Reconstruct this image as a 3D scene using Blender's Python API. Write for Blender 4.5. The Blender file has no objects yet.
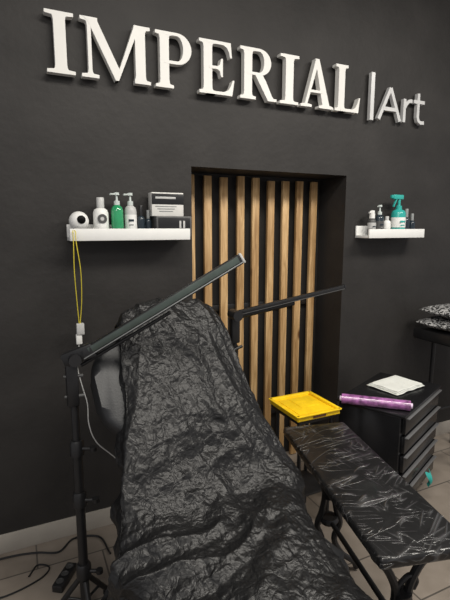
import bpy, bmesh, math, random
from mathutils import Vector, Matrix, noise
random.seed(3)
S=bpy.context.scene
COL=S.collection
D=2.29
# ---------------------------------------------------------------- materials
def new_mat(n):
    m=bpy.data.materials.new(n); m.use_nodes=True
    return m,m.node_tree.nodes,m.node_tree.links,m.node_tree.nodes['Principled BSDF']
def mat(n,c,rough=.5,metal=0,var=.12,scale=20,bump=.0,bscale=60,spec=.5,trans=0,coat=0,emit=None,alpha=1):
    m,N,L,P=new_mat(n)
    tc=N.new('ShaderNodeTexCoord')
    nz=N.new('ShaderNodeTexNoise'); nz.inputs['Scale'].default_value=scale; nz.inputs['Detail'].default_value=4
    L.new(tc.outputs['Object'],nz.inputs['Vector'])
    r=N.new('ShaderNodeValToRGB')
    r.color_ramp.elements[0].position=.3; r.color_ramp.elements[1].position=.7
    r.color_ramp.elements[0].color=(*[x*(1-var) for x in c],1)
    r.color_ramp.elements[1].color=(*[min(1,x*(1+var)) for x in c],1)
    L.new(nz.outputs['Fac'],r.inputs['Fac']); L.new(r.outputs['Color'],P.inputs['Base Color'])
    P.inputs['Roughness'].default_value=rough; P.inputs['Metallic'].default_value=metal
    P.inputs['Specular IOR Level'].default_value=spec
    P.inputs['Transmission Weight'].default_value=trans
    P.inputs['Coat Weight'].default_value=coat
    P.inputs['Alpha'].default_value=alpha
    if bump:
        b=N.new('ShaderNodeBump'); b.inputs['Strength'].default_value=bump; b.inputs['Distance'].default_value=.01
        n2=N.new('ShaderNodeTexNoise'); n2.inputs['Scale'].default_value=bscale; n2.inputs['Detail'].default_value=6
        L.new(tc.outputs['Object'],n2.inputs['Vector']); L.new(n2.outputs['Fac'],b.inputs['Height']); L.new(b.outputs['Normal'],P.inputs['Normal'])
    return m
M={}
M['wall']=mat('wall_paint',(.0275,.0255,.0243),.6,var=.20,scale=3.5,bump=.22,bscale=28,spec=.30)
M['white']=mat('white_paint',(.78,.78,.76),.45,var=.02)
M['letter']=mat('letter_white',(.70,.69,.66),.45,var=.03,scale=8)
M['silver']=mat('brushed_silver',(.62,.62,.62),.35,.2,var=.05)
M['chrome']=mat('chrome',(.6,.6,.6),.18,1,var=.05)
M['black']=mat('black_metal',(.010,.010,.011),.42,var=.1)
M['blackp']=mat('black_plastic',(.013,.013,.014),.3,var=.1)
M['lens']=mat('glossy_black_lens',(.003,.003,.003),.5,var=.1,spec=.1)
M['cabinet']=mat('black_cabinet',(.010,.010,.011),.25,var=.1)
M['vinyl']=mat('grey_vinyl',(.019,.020,.022),.5,var=.1,bump=.1,bscale=150)
M['base']=mat('baseboard_grey',(.38,.35,.31),.4,var=.08,scale=6)
M['yellow']=mat('yellow_plastic',(.92,.60,.012),.4,var=.10,bump=.5,bscale=30)
M['yellowc']=mat('yellow_cable',(.70,.58,.05),.4,var=.05)
M['purple']=mat('purple_film',(.33,.12,.32),.18,var=.65,scale=34,coat=.8)
M['lilac']=mat('lilac_core',(.75,.62,.78),.4,var=.05)
M['towel']=mat('white_towel',(.78,.80,.76),.9,var=.03,bump=.6,bscale=120)
M['green']=mat('green_liquid',(.025,.30,.12),.12,var=.15,coat=.6)
M['teal']=mat('teal_plastic',(.03,.36,.32),.25,var=.08)
M['clear']=mat('clear_plastic',(.55,.60,.58),.15,var=.05)
M['grey']=mat('grey_plastic',(.24,.25,.25),.4,var=.08)
M['mgrey']=mat('mid_grey_metal',(.18,.18,.185),.3,.3,var=.08)
M['dgrey']=mat('dark_grey_plastic',(.07,.07,.07),.4,var=.08)
M['lgrey']=mat('light_grey',(.5,.5,.49),.4,var=.05)
M['darkblue']=mat('dark_bottle',(.02,.03,.04),.15,var=.1)
M['diff']=mat('lamp_diffuser',(.060,.078,.070),.28,var=.2,scale=12)
M['brown']=mat('reddish_wood',(.10,.035,.02),.4,var=.2)
M['card']=mat('carton',(.68,.67,.64),.55,var=.06)
# wood
m,N,L,P=new_mat('slat_wood'); tc=N.new('ShaderNodeTexCoord'); mp=N.new('ShaderNodeMapping'); mp.inputs['Scale'].default_value=(14,14,1.1)
nz=N.new('ShaderNodeTexNoise'); nz.inputs['Scale'].default_value=5; nz.inputs['Detail'].default_value=6; nz.inputs['Distortion'].default_value=.8
r=N.new('ShaderNodeValToRGB'); r.color_ramp.elements[0].position=.34; r.color_ramp.elements[1].position=.66
r.color_ramp.elements[0].color=(.45,.27,.11,1); r.color_ramp.elements[1].color=(.74,.50,.25,1)
L.new(tc.outputs['Object'],mp.inputs['Vector']);L.new(mp.outputs['Vector'],nz.inputs['Vector']);L.new(nz.outputs['Fac'],r.inputs['Fac'])
mp2=N.new('ShaderNodeMapping'); mp2.inputs['Scale'].default_value=(9.3,0,1.1)
n3=N.new('ShaderNodeTexNoise'); n3.inputs['Scale'].default_value=1; L.new(tc.outputs['Object'],mp2.inputs['Vector']);L.new(mp2.outputs['Vector'],n3.inputs['Vector'])
mx=N.new('ShaderNodeMixRGB'); mx.blend_type='MULTIPLY'; mx.inputs[0].default_value=.85
r2=N.new('ShaderNodeValToRGB'); r2.color_ramp.elements[0].position=.38; r2.color_ramp.elements[1].position=.60; r2.color_ramp.elements[0].color=(.55,.47,.37,1); r2.color_ramp.elements[1].color=(1,1,1,1)
L.new(n3.outputs['Fac'],r2.inputs['Fac']);L.new(r.outputs['Color'],mx.inputs[1]);L.new(r2.outputs['Color'],mx.inputs[2])
mk=N.new('ShaderNodeMapping'); mk.inputs['Scale'].default_value=(9.2,0,3.6)
vk=N.new('ShaderNodeTexVoronoi'); vk.inputs['Scale'].default_value=1; L.new(tc.outputs['Object'],mk.inputs['Vector']);L.new(mk.outputs['Vector'],vk.inputs['Vector'])
rk=N.new('ShaderNodeValToRGB'); rk.color_ramp.elements[0].position=.07; rk.color_ramp.elements[1].position=.18; rk.color_ramp.elements[0].color=(.22,.14,.09,1); rk.color_ramp.elements[1].color=(1,1,1,1)
L.new(vk.outputs['Distance'],rk.inputs['Fac'])
m3=N.new('ShaderNodeMixRGB'); m3.blend_type='MULTIPLY'; m3.inputs[0].default_value=1; L.new(mx.outputs[0],m3.inputs[1]);L.new(rk.outputs['Color'],m3.inputs[2])
L.new(m3.outputs[0],P.inputs['Base Color']);P.inputs['Roughness'].default_value=.55
M['wood']=m
# floor
m,N,L,P=new_mat('floor_tiles'); tc=N.new('ShaderNodeTexCoord')
br=N.new('ShaderNodeTexBrick'); br.offset=.5; br.inputs['Scale'].default_value=1; br.inputs['Brick Width'].default_value=.6; br.inputs['Row Height'].default_value=.3; br.inputs['Mortar Size'].default_value=.004
br.inputs['Color1'].default_value=(.235,.200,.168,1); br.inputs['Color2'].default_value=(.29,.25,.213,1); br.inputs['Mortar'].default_value=(.09,.08,.07,1)
nz=N.new('ShaderNodeTexNoise'); nz.inputs['Scale'].default_value=7; nz.inputs['Detail'].default_value=8
r=N.new('ShaderNodeValToRGB'); r.color_ramp.elements[0].position=.3; r.color_ramp.elements[1].position=.7; r.color_ramp.elements[0].color=(.75,.74,.72,1); r.color_ramp.elements[1].color=(1.05,1.05,1.05,1)
mx=N.new('ShaderNodeMixRGB'); mx.blend_type='MULTIPLY'; mx.inputs[0].default_value=1
L.new(tc.outputs['Object'],br.inputs['Vector']);L.new(tc.outputs['Object'],nz.inputs['Vector']);L.new(nz.outputs['Fac'],r.inputs['Fac'])
L.new(br.outputs['Color'],mx.inputs[1]);L.new(r.outputs['Color'],mx.inputs[2]);L.new(mx.outputs[0],P.inputs['Base Color']);P.inputs['Roughness'].default_value=.34
M['floor']=m
def crinkle(n,c,rough,scales,stretch,strength,dist,coat=0,spec=.5,rot=(0,0,0),cr=.14):
    m,N,L,P=new_mat(n); tc=N.new('ShaderNodeTexCoord'); mp=N.new('ShaderNodeMapping'); mp.inputs['Scale'].default_value=stretch; mp.inputs['Rotation'].default_value=rot
    nz=N.new('ShaderNodeTexNoise'); nz.inputs['Scale'].default_value=scales[0][0]*.35; nz.inputs['Detail'].default_value=2
    ad=N.new('ShaderNodeVectorMath'); ad.operation='MULTIPLY_ADD'; ad.inputs[1].default_value=(.08,.08,.08)
    L.new(tc.outputs['Object'],mp.inputs['Vector']);L.new(mp.outputs['Vector'],nz.inputs['Vector']);L.new(nz.outputs['Color'],ad.inputs[0]);L.new(mp.outputs['Vector'],ad.inputs[2])
    tot=None
    for sc,amp in scales:
        o=[]
        for f in ('F1','F2'):
            v=N.new('ShaderNodeTexVoronoi'); v.feature=f; v.inputs['Scale'].default_value=sc; L.new(ad.outputs[0],v.inputs['Vector'])
            q=N.new('ShaderNodeMath'); q.operation='POWER'; q.inputs[1].default_value=2; L.new(v.outputs['Distance'],q.inputs[0]); o.append(q)
        s=N.new('ShaderNodeMath'); s.operation='SUBTRACT'; L.new(o[1].outputs[0],s.inputs[0]); L.new(o[0].outputs[0],s.inputs[1])
        k=N.new('ShaderNodeMath'); k.operation='MULTIPLY_ADD'; k.inputs[1].default_value=amp; L.new(s.outputs[0],k.inputs[0])
        if tot: L.new(tot.outputs[0],k.inputs[2])
        else: k.inputs[2].default_value=0
        tot=k
    b=N.new('ShaderNodeBump'); b.inputs['Strength'].default_value=strength; b.inputs['Distance'].default_value=dist
    L.new(tot.outputs[0],b.inputs['Height']);L.new(b.outputs['Normal'],P.inputs['Normal'])
    P.inputs['Base Color'].default_value=(*c,1);P.inputs['Roughness'].default_value=rough;P.inputs['Coat Weight'].default_value=coat;P.inputs['Coat Roughness'].default_value=cr
    P.inputs['Specular IOR Level'].default_value=spec
    if coat: L.new(b.outputs['Normal'],P.inputs['Coat Normal'])
    return m
M['sheet']=crinkle('crinkled_black_plastic',(.008,.008,.0085),.42,[(34,1),(80,.35)],(1,1,1),.32,.009,spec=.40)
# cling film: fine taut creases, film whitened there to paint in bright streak highlights
m,N,L,P=new_mat('cling_wrapped_black'); tc=N.new('ShaderNodeTexCoord'); tot=None
for k_,(ang,sc,st_,pw) in enumerate(((1.25,15,.12,80),(.85,20,.14,90),(-.35,24,.16,100),(1.75,30,.18,90))):
    mp=N.new('ShaderNodeMapping'); mp.inputs['Rotation'].default_value=(0,0,ang); mp.inputs['Location'].default_value=(k_*3.1,1.7*k_,0)
    mp2=N.new('ShaderNodeMapping'); mp2.inputs['Scale'].default_value=(1,st_,1)
    nz=N.new('ShaderNodeTexNoise'); nz.inputs['Scale'].default_value=sc; nz.inputs['Detail'].default_value=1; nz.inputs['Distortion'].default_value=.15
    L.new(tc.outputs['Object'],mp.inputs['Vector']);L.new(mp.outputs['Vector'],mp2.inputs['Vector']);L.new(mp2.outputs['Vector'],nz.inputs['Vector'])
    a1=N.new('ShaderNodeMath'); a1.operation='SUBTRACT'; a1.inputs[1].default_value=.5; L.new(nz.outputs['Fac'],a1.inputs[0])
    a2=N.new('ShaderNodeMath'); a2.operation='ABSOLUTE'; L.new(a1.outputs[0],a2.inputs[0])
    a3=N.new('ShaderNodeMath'); a3.operation='SUBTRACT'; a3.inputs[0].default_value=1; L.new(a2.outputs[0],a3.inputs[1])
    a4=N.new('ShaderNodeMath'); a4.operation='POWER'; a4.inputs[1].default_value=pw; L.new(a3.outputs[0],a4.inputs[0])
    # every crease family fades in and out
    mk_=N.new('ShaderNodeTexNoise'); mk_.inputs['Scale'].default_value=8+k_*2; L.new(mp.outputs['Vector'],mk_.inputs['Vector'])
    mr=N.new('ShaderNodeValToRGB'); mr.color_ramp.elements[0].position=.48; mr.color_ramp.elements[1].position=.64; L.new(mk_.outputs['Fac'],mr.inputs['Fac'])
    mm=N.new('ShaderNodeMath'); mm.operation='MULTIPLY'; L.new(a4.outputs[0],mm.inputs[0]); L.new(mr.outputs['Color'],mm.inputs[1])
    if tot is None: tot=mm
    else:
        s=N.new('ShaderNodeMath'); s.operation='ADD'; L.new(tot.outputs[0],s.inputs[0]); L.new(mm.outputs[0],s.inputs[1]); tot=s
m5=N.new('ShaderNodeMath'); m5.operation='MULTIPLY'; m5.use_clamp=True; m5.inputs[1].default_value=.42; L.new(tot.outputs[0],m5.inputs[0])
mc=N.new('ShaderNodeMixRGB'); mc.inputs[1].default_value=(.0075,.0075,.008,1); mc.inputs[2].default_value=(.22,.22,.225,1); L.new(m5.outputs[0],mc.inputs[0]); L.new(mc.outputs[0],P.inputs['Base Color'])  # pale crease colour: whitened film plus painted highlight streaks
lo=N.new('ShaderNodeTexNoise'); lo.inputs['Scale'].default_value=9; L.new(tc.outputs['Object'],lo.inputs['Vector'])
hh=N.new('ShaderNodeMath'); hh.operation='MULTIPLY_ADD'; hh.inputs[1].default_value=1.2; L.new(lo.outputs['Fac'],hh.inputs[0]); L.new(tot.outputs[0],hh.inputs[2])
b=N.new('ShaderNodeBump'); b.inputs['Strength'].default_value=.8; b.inputs['Distance'].default_value=.006; L.new(hh.outputs[0],b.inputs['Height']); L.new(b.outputs['Normal'],P.inputs['Normal']); L.new(b.outputs['Normal'],P.inputs['Coat Normal'])
P.inputs['Roughness'].default_value=.42; P.inputs['Coat Weight'].default_value=.5; P.inputs['Coat Roughness'].default_value=.16; P.inputs['Specular IOR Level'].default_value=.3
M['wrap']=m
# cushion pattern
m,N,L,P=new_mat('patterned_fabric'); tc=N.new('ShaderNodeTexCoord')
w=N.new('ShaderNodeTexNoise'); w.inputs['Scale'].default_value=26; w.inputs['Distortion'].default_value=2.5
r=N.new('ShaderNodeValToRGB'); r.color_ramp.interpolation='CONSTANT'; r.color_ramp.elements[0].color=(.012,.012,.013,1); r.color_ramp.elements[1].position=.52; r.color_ramp.elements[1].color=(.42,.42,.42,1)
L.new(tc.outputs['Object'],w.inputs['Vector']);L.new(w.outputs['Fac'],r.inputs['Fac']);L.new(r.outputs['Color'],P.inputs['Base Color']);P.inputs['Roughness'].default_value=.8
M['zebra']=m
# ---------------------------------------------------------------- helpers
def thing(name,label,cat,loc=(0,0,0),rz=0,group=None):
    e=bpy.data.objects.new(name,None); e.empty_display_size=.1; e.location=loc; e.rotation_euler=(0,0,rz); COL.objects.link(e)
    e['label']=label; e['category']=cat
    if group: e['group']=group
    return e
def fin(bm,name,mt,parent=None,loc=(0,0,0),rot=(0,0,0),smooth=False,label=None,cat=None,group=None,kind=None):
    bmesh.ops.recalc_face_normals(bm,faces=bm.faces)
    me=bpy.data.meshes.new(name); bm.to_mesh(me); bm.free()
    ms=mt if isinstance(mt,(list,tuple)) else [mt]
    for x in ms: me.materials.append(M[x])
    if smooth:
        for p in me.polygons: p.use_smooth=True
    o=bpy.data.objects.new(name,me); o.location=loc; o.rotation_euler=rot; COL.objects.link(o)
    if parent: o.parent=parent
    if smooth=='auto' or smooth is True:
        try: me.set_sharp_from_angle(angle=math.radians(40))
        except Exception: pass
    if label:o['label']=label
    if cat:o['category']=cat
    if group:o['group']=group
    if kind:o['kind']=kind
    return o
def bbox(bm,c,s,bev=0,rot=None,seg=2):
    r=bmesh.ops.create_cube(bm,size=1)
    vs=r['verts']; bmesh.ops.scale(bm,vec=s,verts=vs)
    if bev:
        es=list({e for v in vs for e in v.link_edges})
        rr=bmesh.ops.bevel(bm,geom=es,offset=bev,segments=seg,affect='EDGES',profile=.5)
        vs=list({v for f in rr['faces'] for v in f.verts}|{v for v in vs if v.is_valid})
    mtx=Matrix.Translation(c)@(rot.to_4x4() if rot else Matrix.Identity(4))
    bmesh.ops.transform(bm,matrix=mtx,verts=vs)
    return vs
def box(name,c,s,mt,parent=None,bev=.003,rot=(0,0,0),**k):
    bm=bmesh.new(); bbox(bm,(0,0,0),s,bev)
    return fin(bm,name,mt,parent,c,rot,smooth=True,**k)
def lathe_bm(bm,prof,seg=24,c=(0,0,0),mtx=None):
    rings=[]
    for r,z in prof:
        if r<1e-5: rings.append([bm.verts.new((0,0,z))])
        else: rings.append([bm.verts.new((r*math.cos(2*math.pi*i/seg),r*math.sin(2*math.pi*i/seg),z)) for i in range(seg)])
    for a,b in zip(rings,rings[1:]):
        for i in range(seg):
            j=(i+1)%seg
            if len(a)==1 and len(b)==1: continue
            if len(a)==1: bm.faces.new((a[0],b[j],b[i]))
            elif len(b)==1: bm.faces.new((a[i],a[j],b[0]))
            else: bm.faces.new((a[i],a[j],b[j],b[i]))
    for R in (rings[0],rings[-1]):
        if len(R)>1: 
            try: bm.faces.new(R)
            except: pass
    vs=[v for R in rings for v in R]
    m4=mtx or Matrix.Translation(c)
    bmesh.ops.transform(bm,matrix=m4,verts=vs)
    return vs
def lathe(name,prof,mt,parent=None,loc=(0,0,0),rot=(0,0,0),seg=24,**k):
    bm=bmesh.new(); lathe_bm(bm,prof,seg); return fin(bm,name,mt,parent,loc,rot,smooth=True,**k)
def along(a,b):
    a=Vector(a);b=Vector(b);d=b-a
    return Matrix.Translation(a)@d.to_track_quat('Z','Y').to_matrix().to_4x4(),d.length
def rod_bm(bm,a,b,r,seg=14,r2=None):
    m4,l=along(a,b); return lathe_bm(bm,[(r,0),(r2 or r,l)],seg,mtx=m4)
def rod(name,a,b,r,mt,parent=None,seg=16,**k):
    bm=bmesh.new(); rod_bm(bm,a,b,r,seg); return fin(bm,name,mt,parent,smooth=True,**k)
def catmull(pts,n=8):
    P=[Vector(p) for p in pts]; P=[P[0]*2-P[1]]+P+[P[-1]*2-P[-2]]; out=[]
    for i in range(1,len(P)-2):
        for j in range(n):
            t=j/n; a,b,c,d=P[i-1:i+3]
            out.append(.5*((2*b)+(c-a)*t+(2*a-5*b+4*c-d)*t*t+(3*b-a-3*c+d)*t**3))
    out.append(P[-2]); return out
def tube_bm(bm,pts,r,seg=8,n=8,flat=1):
    C=catmull(pts,n); rings=[]; up=Vector((0,0,1)); prev=None
    for i,p in enumerate(C):
        t=(C[min(i+1,len(C)-1)]-C[max(i-1,0)]).normalized()
        if prev is None:
            x=t.cross(up) if abs(t.z)<.95 else t.cross(Vector((0,1,0)))
        else: x=prev-t*prev.dot(t)
        x.normalize(); prev=x; y=t.cross(x)
        rr=r(i/(len(C)-1)) if callable(r) else r
        rings.append([bm.verts.new(p+x*rr*math.cos(2*math.pi*k/seg)+y*rr*flat*math.sin(2*math.pi*k/seg)) for k in range(seg)])
    for a,b in zip(rings,rings[1:]):
        for k in range(seg): bm.faces.new((a[k],a[(k+1)%seg],b[(k+1)%seg],b[k]))
    bm.faces.new(rings[0]); bm.faces.new(rings[-1])
def tube(name,pts,r,mt,parent=None,**k):
    bm=bmesh.new(); tube_bm(bm,pts,r); return fin(bm,name,mt,parent,smooth=True,**k)
def poly_bm(bm,pts,y0,y1,f=lambda p:p):
    a=[bm.verts.new((f(p)[0],y0,f(p)[1])) for p in pts]; b=[bm.verts.new((f(p)[0],y1,f(p)[1])) for p in pts]
    bm.faces.new(a); bm.faces.new(b[::-1])
    for i in range(len(a)):
        j=(i+1)%len(a); bm.faces.new((a[i],b[i],b[j],a[j]))
# ---------------------------------------------------------------- room
NX0,NX1,NZ=.872,1.90,1.915; ND=.27
bm=bmesh.new()
def quad(*p): bm.faces.new([bm.verts.new(q) for q in p])
XL,XR,H=-1.8,5.0,3.3
quad((XL,D,0),(NX0,D,0),(NX0,D,H),(XL,D,H))
quad((NX1,D,0),(XR,D,0),(XR,D,H),(NX1,D,H))
quad((NX0,D,NZ),(NX1,D,NZ),(NX1,D,H),(NX0,D,H))
B=D+ND
quad((NX0,D,0),(NX0,B,0),(NX0,B,NZ),(NX0,D,NZ))
quad((NX1,D,0),(NX1,D,NZ),(NX1,B,NZ),(NX1,B,0))
quad((NX0,D,NZ),(NX0,B,NZ),(NX1,B,NZ),(NX1,D,NZ))
quad((NX0,B,0),(NX1,B,0),(NX1,B,NZ),(NX0,B,NZ))
bmesh.ops.remove_doubles(bm,verts=bm.verts,dist=1e-4)
fin(bm,'wall_back','wall',kind='structure',label='matte charcoal painted wall with a tall recessed niche')
bm=bmesh.new(); quad((XL,-2,0),(XR,-2,0),(XR,D+ND,0),(XL,D+ND,0))
fin(bm,'floor','floor',kind='structure',label='greige rectangular floor tiles')
bm=bmesh.new(); quad((XL,-2,H),(XR,-2,H),(XR,D+ND,H),(XL,D+ND,H))
fin(bm,'ceiling','wall',kind='structure',label='dark painted ceiling')
box('baseboard_left',((XL+NX0)/2,D-.006,.05),(NX0-XL,.012,.10),'base',bev=.002,kind='structure',label='beige grey tiled baseboard')
box('baseboard_right',((XR+NX1)/2,D-.006,.05),(XR-NX1,.012,.10),'base',bev=.002,kind='structure',label='beige grey tiled baseboard')
# slat panel
bm=bmesh.new()
for i in range(9):
    x=.948+i*.1083
    z1=NZ-.012-random.random()*.02
    bbox(bm,(x+random.uniform(-.003,.003),B-.046,(z1+.0)/2+.004),(.048,.024,z1-.004),.002)
o=fin(bm,'slat_panel','wood',label='vertical natural pine slats fixed inside the wall niche',cat='wood slat panel',smooth=True)
for z in (.35,1.1):
    box('rail',(1.386,B-.0175,z),(.96,.03,.04),'black',parent=o)
# ---------------------------------------------------------------- sign
sign=thing('wall_sign','raised white serif lettering and thin silver lettering on dark wall','sign',(1.3,D,2.28))
ZB=2.274; HC=.255
def stem(cx,w,sf,t=.055,sl=None):
    sl=sf if sl is None else sl; h=w/2; b=.05
    return [(cx-sl,0),(cx+sf,0),(cx+sf,t),(cx+h+b*.5,t+.012),(cx+h+.008,t+.035),(cx+h,t+.09),(cx+h,1-t-.09),(cx+h+.008,1-t-.035),(cx+h+b*.5,1-t-.012),(cx+sf,1-t),(cx+sf,1),(cx-sl,1),(cx-sl,1-t),(cx-h-b*.5,1-t-.012),(cx-h-.008,1-t-.035),(cx-h,1-t-.09),(cx-h,t+.09),(cx-h-.008,t+.035),(cx-h-b*.5,t+.012),(cx-sl,t)]
def bowl(x0,xc,rx,top,bot,rxi,th):
    yc=(top+bot)/2; ry=(top-bot)/2; o=[(x0,top)]
    for i in range(17):
        a=math.pi/2-math.pi*i/16; o.append((xc+rx*math.cos(a),yc+ry*math.sin(a)))
    o.append((x0,bot)); o.append((x0,bot+th))
    for i in range(17):
        a=-math.pi/2+math.pi*i/16; o.append((xc+rxi*math.cos(a),yc+(ry-th)*math.sin(a)))
    o.append((x0,top-th)); return o
topE=[(.2,1),(.76,1),(.79,.72),(.75,.72),(.72,.82),(.67,.90),(.58,.94),(.2,.945)]
botE=[(.2,0),(.80,0),(.85,.30),(.81,.30),(.76,.18),(.70,.10),(.60,.06),(.2,.055)]
G={
'I':(.52,[stem(.26,.20,.24)]),
'M':(1.36,[stem(.17,.07,.16),stem(1.14,.20,.2,sl=.12),[(.06,1),(.30,1),(.75,.14),(.70,0),(.64,0),(.16,.92)],[(.64,0),(.70,0),(1.07,.84),(1.07,1),(1.03,1)]]),
'P':(.86,[stem(.22,.20,.2),bowl(.2,.5,.33,1,.44,.14,.055)]),
'E':(.88,[stem(.22,.20,.2),topE,botE,[(.25,.475),(.44,.475),(.50,.44),(.53,.34),(.57,.34),(.57,.68),(.53,.68),(.50,.57),(.44,.53),(.25,.53)]]),
'R':(.98,[stem(.22,.20,.2),bowl(.2,.5,.31,1,.48,.13,.055),[(.38,.51),(.58,.51),(.68,.38),(.84,.10),(.89,.055),(.97,.055),(.97,0),(.74,0)]]),
'A':(1.0,[[(.42,1.02),(.54,1.02),(.90,.06),(.90,.03),(.68,.03),(.68,.06)],[(.43,1.0),(.49,.86),(.205,.06),(.13,.06)],[(.24,.31),(.70,.31),(.70,.365),(.24,.365)],[(.0,0),(.34,0),(.34,.05),(.24,.065),(.12,.065),(.0,.05)],[(.56,0),(1.0,0),(1.0,.05),(.92,.065),(.65,.065),(.56,.05)]]),
'L':(.87,[stem(.22,.20,.2),[(p[0],p[1]*1.12) for p in botE]]),
}
def gl(ch,x0,x1,z0,h,label):
    w,ps=G[ch]; bm=bmesh.new()
    for i,p in enumerate(ps):
        e=i*.0006
        poly_bm(bm,p,-.050-e,-.014,lambda q:(q[0]/w*(x1-x0),q[1]*h))
    fin(bm,'letter','letter',sign,(x0-1.3,0,z0-2.28),label=label)
xs=[(.180,.310),(.330,.656),(.672,.868),(.898,1.105),(1.128,1.358),(1.372,1.502),(1.512,1.735),(1.748,1.940)]
for ch,(a,b) in zip('IMPERIAL',xs):
    gl(ch,a,b,ZB,HC,'raised white serif capital letter '+ch)
def strokes(name,lines,w,x,label):
    bm=bmesh.new()
    for i,l in enumerate(lines):
        Lp=[];Rp=[]
        P=[Vector((a,0,b)) for a,b in l]
        for j,p in enumerate(P):
            t=(P[min(j+1,len(P)-1)]-P[max(j-1,0)]).normalized(); n=Vector((-t.z,0,t.x))
            Lp.append((p.x+n.x*w/2,p.z+n.z*w/2)); Rp.append((p.x-n.x*w/2,p.z-n.z*w/2))
        poly_bm(bm,Lp+Rp[::-1],-.038-i*.0006,-.014)
    fin(bm,'letter','silver',sign,(x-1.3,0,2.262-2.28),label=label)
strokes('bar',[[(0,-.012),(0,.262)]],.028,2.042,'slim silver vertical bar')
strokes('A',[[(.01,0),(.098,.19)],[(.098,.19),(.185,0)],[(.042,.065),(.152,.065)]],.022,2.090,'slim silver letter A')
strokes('r',[[(.012,0),(.012,.14)],[(.012,.085),(.03,.115),(.05,.13),(.074,.133)]],.021,2.298,'slim silver letter r')
strokes('t',[[(.04,.185),(.04,.04),(.05,.018),(.068,.008),(.098,.010)],[(.0,.133),(.093,.133)]],.021,2.388,'slim silver letter t')
# ---------------------------------------------------------------- shelves
def shelf(x0,x1,z,label):
    t=thing('wall_shelf',label,'shelf',((x0+x1)/2,D,z)); w=x1-x0
    box('board',(0,-.0605,-.008),(w,.115,.016),'white',t)
    box('front_lip',(0,-.125,.012),(w,.014,.056),'white',t)
    box('back_rail',(0,-.008,.030),(w,.012,.06),'white',t)
shelf(.233,.813,1.553,'white ledge shelf holding disinfectant bottles and small carton')
shelf(1.985,2.455,1.548,'white ledge shelf holding pump and spray bottles')
SZ=1.5535
YB=D-.065
t=thing('security_camera','white ball shaped indoor camera standing on white shelf','camera',(.283,YB-.005,SZ+.0))
lathe('base',[(0,0),(.032,0),(.034,.004),(.034,.022),(.026,.034),(.0,.036)],'white',t)
bm=bmesh.new(); bmesh.ops.create_uvsphere(bm,u_segments=24,v_segments=14,radius=.045); fin(bm,'head','white',t,(0,0,.074),smooth=True)
lathe('lens',[(0,0),(.020,0),(.018,.006),(.010,.010),(0,.011)],'lens',t,(.006,-.0395,.080),(math.radians(90),0,.12),label='black round lens')
def bottle(name,label,x,h,r,body,head,style,y=YB,labelc=None,frac=None,z=None,lh=(.2,.7),mk=('darkblue','grey')):
    t=thing(name,label,'bottle',(x,y,SZ if z is None else z)); bh=h*(frac or .68)
    lathe('body',[(0,0),(r*.92,0),(r,.006),(r,bh*.82),(r*.85,bh*.93),(r*.42,bh),(0,bh)],body,t)
    if labelc: 
        bm=bmesh.new(); lathe_bm(bm,[(r*1.015,bh*lh[0]),(r*1.02,bh*(lh[0]+.01)),(r*1.02,bh*(lh[1]-.01)),(r*1.015,bh*lh[1])],24); fin(bm,'sticker',labelc,t,smooth=True)
        box('printed_mark',(-r*.15,-r*1.02,bh*.52),(r*.9,.002,bh*.07),mk[0],t,.0004)
        box('printed_mark',(-r*.15,-r*1.02,bh*.38),(r*.7,.002,bh*.04),mk[1],t,.0004)
    if style=='pump':
        bm=bmesh.new(); lathe_bm(bm,[(0,bh),(r*.5,bh),(r*.5,bh+.018),(r*.2,bh+.022),(r*.16,h-.014),(r*.45,h-.012),(r*.42,h),(0,h)],16)
        rod_bm(bm,(0,0,h-.007),(-r*1.2,-r*.6,h-.010),.0045,8); fin(bm,'pump',head,t,smooth=True)
    elif style=='foam':
        bm=bmesh.new(); lathe_bm(bm,[(0,bh),(r*.7,bh),(r*.7,bh+.03),(r*.35,bh+.034),(r*.35,h-.018),(r*.6,h-.016),(r*.55,h),(0,h)],16)
        rod_bm(bm,(0,0,h-.009),(-r*1.2,-r*.3,h-.014),.006,8); fin(bm,'pump',head,t,smooth=True)
    elif style=='spray':
        bm=bmesh.new(); lathe_bm(bm,[(0,bh),(r*.42,bh),(r*.42,bh+.02),(r*.2,bh+.024),(r*.2,h-.03),(0,h-.03)],16)
        bbox(bm,(-.014,0,h-.018),(.085,.026,.030),.006)
        bbox(bm,(-.062,0,h-.016),(.018,.018,.020),.003)
        bbox(bm,(-.036,0,h-.054),(.009,.014,.06),.003,Matrix.Rotation(.45,3,'Y')); fin(bm,'trigger_head',head,t,smooth=True)
    elif style=='cap':
        lathe('cap',[(0,bh),(r*.5,bh),(r*.5,h-.003),(r*.45,h),(0,h)],head,t)
    return t
bw=bottle('cleaning_bottle','white plastic bottle with dark round emblem, on white shelf',.385,.185,.036,'white','lgrey','cap',frac=.74)
lathe('emblem',[(0,0),(.022,0),(.022,.003),(0,.003)],'dgrey',bw,(0,-.0345,.085),(math.radians(90),0,0))
lathe('emblem',[(0,0),(.009,0),(.009,.005),(0,.005)],'lgrey',bw,(0,-.0345,.085),(math.radians(90),0,0))
bottle('pump_bottle','clear pump bottle filled with green liquid, on shelf',.462,.21,.029,'green','clear','pump',y=YB-.005,frac=.72)
bottle('pump_bottle','white pump bottle with grey label, on white shelf',.528,.21,.029,'lgrey','clear','pump',labelc='white',frac=.72)
bottle('small_bottle','small glossy black bottle on white shelf',.579,.15,.019,'darkblue','blackp','cap')
bottle('small_bottle','small glossy black bottle on white shelf',.618,.13,.017,'darkblue','grey','cap',y=YB+.01)
t=thing('glove_dispenser','dark box dispenser with grey rim and pale front marks','box',(.735,YB-.005,SZ),0)
bm=bmesh.new(); bbox(bm,(0,0,.05),(.185,.09,.10),.004); fin(bm,'body','dgrey',t,smooth=True)
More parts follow.
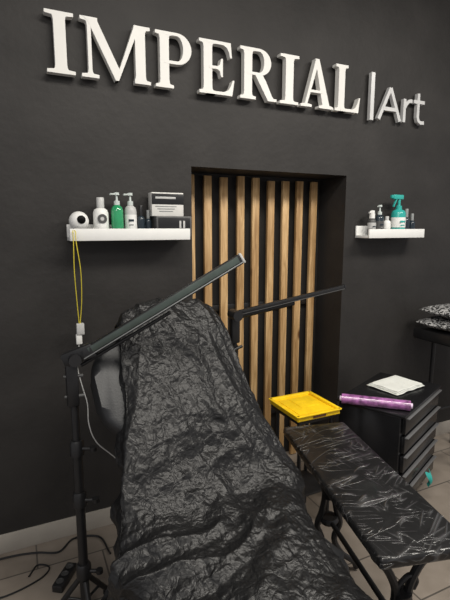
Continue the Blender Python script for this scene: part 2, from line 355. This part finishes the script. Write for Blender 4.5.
box('front_panel',(.0,-.046,.058),(.165,.004,.070),'blackp',t,.001,label='black front panel')
box('mark',(.03,-.049,.06),(.010,.002,.035),'lgrey',t,.0005)
box('mark',(.05,-.049,.06),(.010,.002,.035),'lgrey',t,.0005)
t=thing('cardboard_box','pale carton with dark printed band, on black dispenser','box',(.712,YB+.010,SZ+.1005),0)
box('body',(0,0,.058),(.165,.065,.116),'card',t,.002)
box('printed_panel',(.0,-.0333,.084),(.1655,.0015,.052),'blackp',t,.0003)
box('printed_line',(-.012,-.0345,.090),(.105,.0012,.010),'lgrey',t,.0003)
for i in range(3): box('printed_line',(-.01,-.0333,.048-i*.012),(.11-.02*i,.0012,.004),'grey',t,.0003)
RS=1.5485
bottle('foam_bottle','slim white foam bottle with dark base, on shelf',2.062,.155,.026,'dgrey','white','foam',labelc='lgrey',z=RS,lh=(.4,.75))
bottle('pump_bottle','dark glossy bottle with clear pump, on shelf',2.124,.19,.028,'darkblue','clear','pump',labelc='dgrey',z=RS)
bottle('small_jar','small white jar on white shelf',2.187,.12,.025,'white','lgrey','cap',z=RS,frac=.8)
bottle('spray_bottle','teal trigger spray bottle with white label, on shelf',2.275,.26,.046,'teal','teal','spray',labelc='white',y=YB-.008,z=RS,lh=(.30,.68),frac=.64,mk=('teal','teal'))
bottle('small_bottle','small dark bottle with grey cap, on shelf',2.354,.17,.024,'darkblue','grey','cap',z=RS)
bottle('small_bottle','small dark bottle with grey cap, on shelf',2.407,.14,.021,'darkblue','grey','cap',z=RS)
# cables hanging from shelf
t=thing('charging_cable','yellow cable hanging from shelf with pale adapters','cable',(.24,D-.14,1.5))
for i,(dx,bulge) in enumerate(((0,-.004),(.012,.012))):
    tube('cord',[(.006+dx*.5,.0,.085),(.004+dx,-.012,.075),(.004+dx,-.013,.03),(.008+dx+bulge,.01,-.1),(.016+dx*.5+bulge,.045,-.24),(.020+dx*.4,.07,-.36)],.0021,'yellowc',t)
box('adapter',(.024,.07,-.385),(.036,.028,.055),'lgrey',t,.004)
box('adapter',(.016,.072,-.435),(.028,.022,.05),'white',t,.004)
tube('cord',[(.016,.07,-.455),(.00,.07,-.56),(.015,.05,-.66),(.03,.0,-.74),(.025,-.06,-.82),(.05,-.09,-.90),(.12,-.10,-.98),(.22,-.09,-1.10),(.30,-.08,-1.3),(.31,-.08,-1.494)],.0026,'lgrey',t,label='thin white cord')
# ---------------------------------------------------------------- tattoo chair
CO=(.58,1.863,0); CR=math.radians(8)
chair=thing('tattoo_chair','reclining tattoo chair in dark grey vinyl under black sheet','chair',CO,CR)
def cushion(name,c,w,l,th,rx,mt,r=.1,label=None):
    bm=bmesh.new(); pts=[]
    n=8
    for (sx_,sy_,a0) in ((1,1,0),(-1,1,90),(-1,-1,180),(1,-1,270)):
        for i in range(n+1):
            a=math.radians(a0+90*i/n); pts.append(((w/2-r)*sx_+r*math.cos(a),(l/2-r)*sy_+r*math.sin(a)))
    a=[bm.verts.new((x,y,-th/2)) for x,y in pts]; b=[bm.verts.new((x,y,th/2)) for x,y in pts]
    bm.faces.new(a[::-1]); bm.faces.new(b)
    for i in range(len(a)): j=(i+1)%len(a); bm.faces.new((a[i],a[j],b[j],b[i]))
    es=[e for e in bm.edges if (e.verts[0].co.z==e.verts[1].co.z)]
    bmesh.ops.bevel(bm,geom=es,offset=th*.35,segments=4,affect='EDGES',profile=.5)
    return fin(bm,name,mt,chair,c,(rx,0,0),smooth=True,label=label)
RX=math.radians(52)
cushion('headrest',(-.050,-.120,.965),.61,.40,.085,RX,'vinyl',.14)
cushion('backrest',(0,-.30,.735),.42,.42,.08,RX,'vinyl',.06)
cushion('seat',(0,-.68,.50),.42,.5,.10,0,'vinyl',.06)
cushion('leg_rest',(-.03,-1.08,.44),.24,.30,.08,math.radians(10),'vinyl',.06)
box('armrest',(-.32,-.48,.54),(.08,.26,.05),'vinyl',chair,.015)
box('armrest',(.27,-.46,.54),(.07,.20,.05),'vinyl',chair,.015)
box('armrest_bracket',(-.25,-.5,.50),(.14,.05,.04),'black',chair,.005)
box('armrest_bracket',(.23,-.5,.50),(.08,.05,.04),'black',chair,.005)
rod('column',(0,-.65,.04),(0,-.65,.45),.05,'chrome',chair)
lathe('base_plate',[(0,0),(.22,0),(.22,.02),(.20,.035),(.07,.05),(0,.05)],'black',chair,(0,-.65,0),seg=40)
# sheet
rows=[ # s,z,wl,wr,dl,dr
(-.10,.98,.15,.22,.05,.05),
(-.075,1.20,.165,.23,.05,.05),
(-.02,1.285,.190,.240,.04,.06),
(.06,1.215,.228,.265,.05,.10),
(.15,1.09,.256,.272,.09,.16),
(.30,.89,.306,.290,.18,.26),
(.42,.735,.378,.325,.36,.36),
(.50,.66,.43,.352,.46,.42),
(.58,.635,.455,.300,.48,.42),
(.70,.62,.43,.215,.48,.42),
(.85,.61,.36,.180,.48,.44),
(1.0,.585,.30,.170,.48,.44),
(1.15,.55,.25,.16,.42,.42),
(1.28,.50,.22,.15,.38,.38),
(1.36,.36,.21,.15,.24,.24),
(1.39,.16,.22,.16,.06,.06)]
def rowat(t):
    i=min(int(t),len(rows)-2); f=t-i
    g=lambda k:rows[max(0,min(len(rows)-1,k))]
    a,b,c,d=g(i-1),g(i),g(i+1),g(i+2)
    return [.5*((2*b[j])+(c[j]-a[j])*f+(2*a[j]-5*b[j]+4*c[j]-d[j])*f*f+(3*b[j]-a[j]-3*c[j]+d[j])*f**3) for j in range(6)]
NU,NV=520,430
bm=bmesh.new(); grid=[]
for i in range(NU+1):
    s,z,wl,wr,dl,dr=rowat(i/NU*(len(rows)-1)); R=[]
    for j in range(NV+1):
        q=j/NV*2-1; side=-1 if q<0 else 1; a=abs(q); w=wl if side<0 else wr; d=dl if side<0 else dr
        k=.58
        if a<k: 
            e=a/k; x=w*e; zz=z-.055*e**4
        else:
            e=(a-k)/(1-k); g=min(1,d/.42)
            x=w+(.055*e*e+.03*math.sin(e*1.6))*g*(1 if side<0 else .6); zz=z-.055-d*e
        R.append(Vector((side*x,-s,max(zz,.02))))
    grid.append(R)
vg=[]
def ridge(p): return (1-abs(noise.noise(p))*2.2)-.5
def facet(p):
    d,_=noise.voronoi(p); return d[1]*d[1]-d[0]*d[0]-.25
for i in range(NU+1):
    R=[]
    for j in range(NV+1):
        p=grid[i][j]
        a=grid[min(i+1,NU)][j]-grid[max(i-1,0)][j]; b=grid[i][min(j+1,NV)]-grid[i][max(j-1,0)]
        n=b.cross(a); 
        if n.length<1e-9: n=Vector((0,0,1))
        n.normalize()
        out=Vector((p.x*.9,0.0,.45)) if abs(n.z)<.5 else Vector((0,0,1))
        if n.dot(out)<0: n=-n
        P=p*1.0
        wv=Vector((noise.noise(P*3.1),noise.noise(P*3.1+Vector((9,2,4))),noise.noise(P*3.1+Vector((1,7,3)))))*.10
        low=max(0,min(1,(-p.y-.26)/.30))
        fold=(ridge(Vector((P.x*1.6,P.y*6,P.z*6))+wv*8)*.022+ridge(Vector((P.x*3.5,P.y*14,P.z*14))+wv*8)*.008)*low
        fan=P.x/(.22+.55*min(1,max(0,-p.y)+.05))
        dg=P.x+P.z*.35  # diagonal drape
        vfold=(ridge(Vector((fan*2.6+1.3,P.y*1.2,P.z*.8))+wv*4)*.013+ridge(Vector((dg*9+4,P.y*2.2,P.z*1.6))+wv*6)*.010)*(1-.5*low)
        W=P+wv*.5
        W2=P+wv*.3
        f1=facet(Vector((W.x*8,W.y*5,W.z*5)))*.007+facet(W*14+Vector((3,3,3)))*.0050+facet(W2*28)*.0034+facet(W2*56)*.0016
        q=abs(j/NV*2-1); hang=max(0,(q-.55)/.45)
        hf=math.sin(p.y*30+wv.x*60)*.026*hang
        dsp=fold+vfold+f1+hf+noise.noise(P*3)*.008
        R.append(bm.verts.new(p+n*(dsp)))
    vg.append(R)
for i in range(NU):
    for j in range(NV):
        bm.faces.new((vg[i][j],vg[i][j+1],vg[i+1][j+1],vg[i+1][j]))
o=fin(bm,'plastic_sheet','sheet',None,CO,(0,0,CR),label='crumpled black plastic sheet draped over reclining chair',cat='plastic sheet')
for p in o.data.polygons: p.use_smooth=True
# ---------------------------------------------------------------- lamps
def frame(d):
    x=d.normalized(); y=Vector((0,0,1)).cross(x).normalized(); z=x.cross(y)
    return Matrix((x,y,z)).transposed()
def obar(name,a,b,w,h,off,mt,t,bev=.003,label=None):
    a=Vector(a);b=Vector(b);d=b-a;Rm=frame(d); c=(a+b)/2+Rm@Vector(off)
    bm=bmesh.new(); bbox(bm,(0,0,0),(d.length,w,h),bev)
    return fin(bm,name,mt,t,c,Rm.to_euler(),smooth=True,label=label)
def lampbar(t,a,b,w,h,dm='diff',cap='lgrey'):
    a=Vector(a);b=Vector(b); u=(b-a).normalized()
    obar('lamp_head',a,b,w,h,(0,0,0),'black',t,.004,label='slim black aluminium light bar')
    obar('diffuser',a+u*.03,b-u*.01,.003,h*.6,(0,-w/2-.001,h*.10),dm,t,.001,label='grey green diffuser strip')
    obar('rib',a,b,.006,.004,(0,-w/2-.001,-h*.33),'grey' if cap=='lgrey' else 'dgrey',t,.001)
    obar('end_cap',b,b+u*.010,w*1.02,h*1.02,(0,0,0),cap,t,.003,label='pale end cap' if cap=='lgrey' else None)
L1=thing('floor_lamp','black floor lamp with long slanted light bar beside chair','lamp',(.172,1.75,0))
rod('pole',(0,0,.05),(0,0,.76),.019,'black',L1)
rod('pole',(0,0,.74),(0,0,1.09),.015,'black',L1)
for z,r in ((.74,.027),(.52,.027),(.20,.030)):
    bm=bmesh.new(); lathe_bm(bm,[(0,z-.028),(r,z-.028),(r,z+.024),(r*.8,z+.034),(0,z+.034)],18)
    rod_bm(bm,(.01,-.01,z),(.055,-.03,z),.008); lathe_bm(bm,[(0,-.008),(.014,-.008),(.014,.008),(0,.008)],12,(.058,-.032,z))
    fin(bm,'collar','black',L1,smooth=True)
for a in (35,155,275):
    c,s=math.cos(math.radians(a)),math.sin(math.radians(a)); q=.12
    bm=bmesh.new(); rod_bm(bm,(.02*c,.02*s,.16),(q*c,q*s,.02),.011); rod_bm(bm,(.015*c,.015*s,.06),(.08*c,.08*s,.07),.006)
    lathe_bm(bm,[(0,0),(.016,0),(.016,.022),(0,.03)],12,(q*c,q*s,0)); fin(bm,'leg','black',L1,smooth=True)
box('clamp',(-.005,-.005,1.01),(.044,.042,.18),'black',L1,.006)
rod('clamp_bolt',(-.035,-.01,.96),(.035,-.02,.96),.007,'dgrey',L1)
rod('clamp_bolt',(-.035,-.01,1.04),(.035,-.02,1.04),.007,'dgrey',L1)
obar('clamp',(-.03,0,1.10),(.080,-.045,1.146),.042,.055,(0,0,0),'black',L1,.008)
rod('joint_knob',(.005,-.06,1.11),(.005,.035,1.11),.023,'blackp',L1)
la=Vector((.036,-.035,1.124)); lb=Vector((.615,-.205,1.480))
lampbar(L1,la,lb,.028,.040)
rod('support_arm',(.03,-.02,1.08),(.36,-.11,1.275),.007,'black',L1)
L2=thing('floor_lamp','black floor lamp with thin light bar behind chair','lamp',(1.01,2.05,0))
rod('pole',(0,0,.02),(0,0,1.165),.014,'black',L2)
lathe('base',[(0,0),(.13,0),(.13,.015),(.03,.03),(0,.03)],'black',L2,seg=32)
box('clamp',(0,0,1.09),(.046,.045,.17),'black',L2,.006)
rod('joint_knob',(-.005,-.055,1.155),(-.005,.02,1.155),.027,'blackp',L2)
bm=bmesh.new(); rod_bm(bm,(-.03,-.03,.97),(.03,-.03,.99),.008); lathe_bm(bm,[(0,.93),(.02,.93),(.02,.99),(0,.99)],14); fin(bm,'knob','black',L2,smooth=True)
rod('support_arm',(0,0,1.14),(.36,0,1.190),.015,'black',L2)
lampbar(L2,(.0,-.025,1.165),(.68,-.025,1.262),.022,.025,dm='black',cap='blackp')
# ---------------------------------------------------------------- arm table
ta=-math.radians(14)
T=thing('work_table','narrow table wrapped in black film and clear plastic','table',(1.162,1.262,0),ta)
bm=bmesh.new()
bbox(bm,(0,0,0),(.315,.90,.040),.012,seg=4)
fin(bm,'table_top','wrap',T,(0,0,.630),smooth=True,label='film wrapped table top')
for y,nm in ((-.33,'leg'),(.24,'leg')):
    bm=bmesh.new()
    for sgn in (-1,1):
        tube_bm(bm,[(sgn*.11,y,.605),(sgn*.105,y,.56),(sgn*.055,y,.50),(sgn*.024,y,.42),(sgn*.035,y,.33),(sgn*.055,y,.26),(sgn*.03,y,.18),(sgn*.07,y,.10),(sgn*.13,y,.05),(sgn*.15,y,.015)],.014,8,6)
    lathe_bm(bm,[(0,.27),(.038,.27),(.045,.285),(.038,.30),(0,.30)],16,(0,y,0)); lathe_bm(bm,[(0,.395),(.032,.395),(.032,.415),(0,.415)],16,(0,y,0))
    tube_bm(bm,[(-.03,y,.42),(.02,y,.47),(.05,y,.45),(.04,y,.42)],.009,8,6)
    bbox(bm,(0,y,.603),(.26,.04,.014),.003)
    fin(bm,nm,'black',T,smooth=True,label='curved black iron leg')
rod('stretcher',(0,-.33,.285),(0,.24,.285),.011,'black',T)
# ---------------------------------------------------------------- rolling cabinet
ca=math.radians(24)
C=thing('rolling_cabinet','glossy black drawer cabinet on casters with silver edges','cabinet',(1.945,1.868,0),ca)
box('body',(0,.008,.355),(.60,.345,.56),'cabinet',C,.006)
box('cabinet_top',(0,0,.6425),(.62,.385,.015),'cabinet',C,.004)
for i in range(5):
    z=.585-i*.107
    d=box('drawer',(.0,-.176,z),(.56,.022,.092),'cabinet',C,.004)
    h=box('drawer_handle',(0,-.018,.043),(.56,.018,.006),'mgrey',d,.002,label='thin silver grey edge handle')
for sx_ in (-1,1):
    for sy_ in (-1,1):
        bm=bmesh.new(); m4=Matrix.Translation((0,-.012,.027))@Matrix.Rotation(math.pi/2,4,'X')
        lathe_bm(bm,[(0,-.01),(.024,-.01),(.027,-.006),(.027,.006),(.024,.01),(0,.01)],18,mtx=m4)
        bbox(bm,(0,-.012+.0,.058),(.03,.034,.008),.001); bbox(bm,(0,.004,.045),(.02,.003,.03)); bbox(bm,(0,-.028,.045),(.02,.003,.03)); rod_bm(bm,(0,-.012,.058),(0,-.012,.076),.007)
        fin(bm,'caster','chrome',C,(sx_*.26,sy_*.13+.01,.0),smooth=True,label='small chrome caster')
# film roll on cabinet
rl=thing('film_roll','purple roll of cling film lying on black cabinet','film roll',(1.695,1.733,.6505+.027))
a=Vector((-.128,.118,0)); b=-a
bm=bmesh.new(); rod_bm(bm,a,b,.027,24); fin(bm,'film','purple',rl,smooth=True)
bm=bmesh.new(); rod_bm(bm,a*1.06,b*1.06,.014,18); fin(bm,'core','lilac',rl,smooth=True)
# teal cloth poking out of a drawer
bm=bmesh.new(); n=14; vs=[]
for i in range(n+1):
    r_=[]
    for j in range(n+1):
        x=(i/n-.5)*.09; z=.03-j/n*.07
        r_.append(bm.verts.new((x*(1-.3*j/n),-.216-.008*math.sin(x*110)-.02*math.sin(j/n*2.6),.165+z-.012*noise.noise(Vector((x*40,0,0))))))
    vs.append(r_)
for i in range(n):
    for j in range(n): bm.faces.new((vs[i][j],vs[i+1][j],vs[i+1][j+1],vs[i][j+1]))
o=fin(bm,'teal_cloth','teal',None,(1.945,1.868,0),(0,0,ca),smooth=True,label='small crumpled teal cloth hanging from lowest cabinet drawer',cat='cloth')
o.data.transform(Matrix.Translation((.06,0,-.0)))
# towel
bm=bmesh.new()
for L_ in range(3):
    n=24; vs=[[None]*(n+1) for _ in range(n+1)]
    w,l=.27-.012*L_,.21-.012*L_
    for i in range(n+1):
        for j in range(n+1):
            x=(i/n-.5)*w+L_*.004; y=(j/n-.5)*l
            e=max(abs(i/n-.5),abs(j/n-.5))*2
            vs[i][j]=bm.verts.new((x+.005*noise.noise(Vector((y*16,L_,1))),y+.006*noise.noise(Vector((x*16,L_,5))),.004+L_*.0055+.004*(1+noise.noise(Vector((x*18,y*18,L_*.3))))*e))
    for i in range(n):
        for j in range(n): bm.faces.new((vs[i][j],vs[i+1][j],vs[i+1][j+1],vs[i][j+1]))
o=fin(bm,'folded_towel','towel',None,(2.03,1.92,.652),(0,0,math.radians(10)),label='folded white paper towels on black cabinet',cat='towel',smooth=True)
so=o.modifiers.new('s','SOLIDIFY'); so.thickness=.003
# ---------------------------------------------------------------- side stand and yellow tray
st=thing('side_table','small black metal side table under yellow tray','table',(1.355,1.90,0),math.radians(2))
box('table_top',(0,0,.625),(.25,.25,.02),'black',st,.004)
for sx_ in(-1,1):
    for sy_ in(-1,1): rod('leg',(sx_*.10,sy_*.10,0),(sx_*.10,sy_*.10,.616),.010,'black',st)
box('shelf',(0,0,.2),(.21,.21,.012),'black',st,.003)
ty=thing('plastic_tray','bright yellow shallow plastic tray on small black table','tray',(1.355,1.90,.6355),math.radians(0))
bm=bmesh.new(); w,l,h=.265,.275,.032
bbox(bm,(0,0,.010),(w-.02,l-.02,.020),.002)
for sgn in(-1,1):
    bbox(bm,(sgn*(w/2-.008),0,h/2),(.012,l,h),.005,seg=3); bbox(bm,(0,sgn*(l/2-.008),h/2),(w,.012,h),.005,seg=3)
    bbox(bm,(sgn*(w/2-.003),0,h-.003),(.020,l+.006,.007),.003); bbox(bm,(0,sgn*(l/2-.003),h-.003),(w+.006,.020,.007),.003)
bbox(bm,(0,0,.021),(w-.07,l-.07,.005),.002)
bbox(bm,(.02,.03,.024),(w-.15,l-.16,.005),.002)
fin(bm,'body','yellow',ty,smooth=True)
box('handle_slot',(0,-l/2-.0005,.015),(.08,.003,.010),'brown',ty,.001,label='dark handle slot')
# ---------------------------------------------------------------- stool with cushions
sl=thing('bar_stool','black padded stool with slim legs holding patterned cushions','stool',(2.72,2.02,0))
box('seat',(-.02,0,.885),(.50,.36,.08),'blackp',sl,.02)
for sx_ in(-1,1):
    for sy_ in(-1,1): rod('leg',(sx_*.14+.02,sy_*.13,.0),(sx_*.14+.02,sy_*.12,.85),.014,'brown' if sx_<0 and sy_<0 else 'black',sl)
for sy_ in(-1,1): rod('footrest',(-.12,sy_*.125,.3),(.16,sy_*.125,.3),.008,'black',sl)
def pillow(c,w,l,h,rz,label):
    bm=bmesh.new(); bmesh.ops.create_grid(bm,x_segments=24,y_segments=24,size=1)
    top=list(bm.verts)
    for v in top:
        x,y=v.co.x,v.co.y; e=(1-abs(x)**2.6)*(1-abs(y)**2.6); v.co=Vector((x*w/2*(1-.07*(y*y)),y*l/2*(1-.07*x*x),h/2*max(0,e)**.55))
    g=bmesh.ops.duplicate(bm,geom=list(bm.verts)+list(bm.edges)+list(bm.faces))
    for e in g['geom']:
        if isinstance(e,bmesh.types.BMVert): e.co.z*=-1
    bmesh.ops.remove_doubles(bm,verts=bm.verts,dist=1e-4)
    return fin(bm,'cushion','zebra',None,c,(0,0,rz),smooth=True,label=label,cat='cushion',group='patterned cushions on the stool')
pillow((2.68,2.02,.966),.50,.36,.080,.05,'black and white patterned cushion stacked on black stool')
pillow((2.70,2.02,1.045),.48,.34,.078,-.1,'black and white patterned cushion stacked on black stool')
# ---------------------------------------------------------------- floor cables and power strip
tube('power_cable',[(-.35,2.24,.006),(-.12,2.235,.006),(.0,2.21,.006),(.10,2.17,.006),(.18,2.24,.006),(.30,2.20,.006),(.33,2.05,.006)],.005,'blackp',label='black power cable lying loose on tiled floor',cat='cable')
tube('power_cable',[(-.3,2.02,.005),(-.15,1.98,.005),(.0,2.02,.005),(.05,2.08,.005),(.0,2.12,.005),(-.04,2.06,.005)],.004,'blackp',label='thin black cable looped on tiled floor',cat='cable')
ps=thing('power_strip','black power strip lying on floor beside lamp','power strip',(.11,1.97,0),1.0)
box('body',(0,0,.018),(.15,.05,.034),'blackp',ps,.006)
for i in range(3): lathe('socket',[(0,0),(.015,0),(.017,.003),(.012,.003),(.011,.001),(0,.001)],'dgrey',ps,(-.045+i*.045,0,.035),seg=16)
# ---------------------------------------------------------------- lights
def area(name,loc,tgt,size,sy,e,col):
    l=bpy.data.lights.new(name,'AREA'); l.shape='RECTANGLE'; l.size=size; l.size_y=sy; l.energy=e; l.color=col
    o=bpy.data.objects.new(name,l); o.location=loc; COL.objects.link(o)
    d=Vector(tgt)-Vector(loc); o.rotation_euler=d.to_track_quat('-Z','Y').to_euler(); return o
area('ceiling_light',(.9,.7,3.2),(.95,.9,0),1.3,.5,48,(1,.95,.87))
area('ceiling_light',(2.6,.4,3.2),(2.5,.7,0),1.3,.5,68,(1,.95,.87))
area('ceiling_light',(-.8,-.8,3.2),(.3,1.0,.5),1.5,.7,38,(1,.96,.9))
w=bpy.data.worlds.new('room_ambient'); S.world=w; w.use_nodes=True; w.node_tree.nodes['Background'].inputs[0].default_value=(.98,.97,1,1); w.node_tree.nodes['Background'].inputs[1].default_value=.42
# ---------------------------------------------------------------- camera
cd=bpy.data.cameras.new('camera'); cam=bpy.data.objects.new('camera',cd); COL.objects.link(cam); S.camera=cam
cam.location=(0,0,1.6); cam.rotation_euler=(math.radians(90-9.2),0,math.radians(-25)); cd.sensor_fit='AUTO'; cd.sensor_width=36; cd.lens=27; cd.clip_start=.05
S.view_settings.view_transform='Standard'
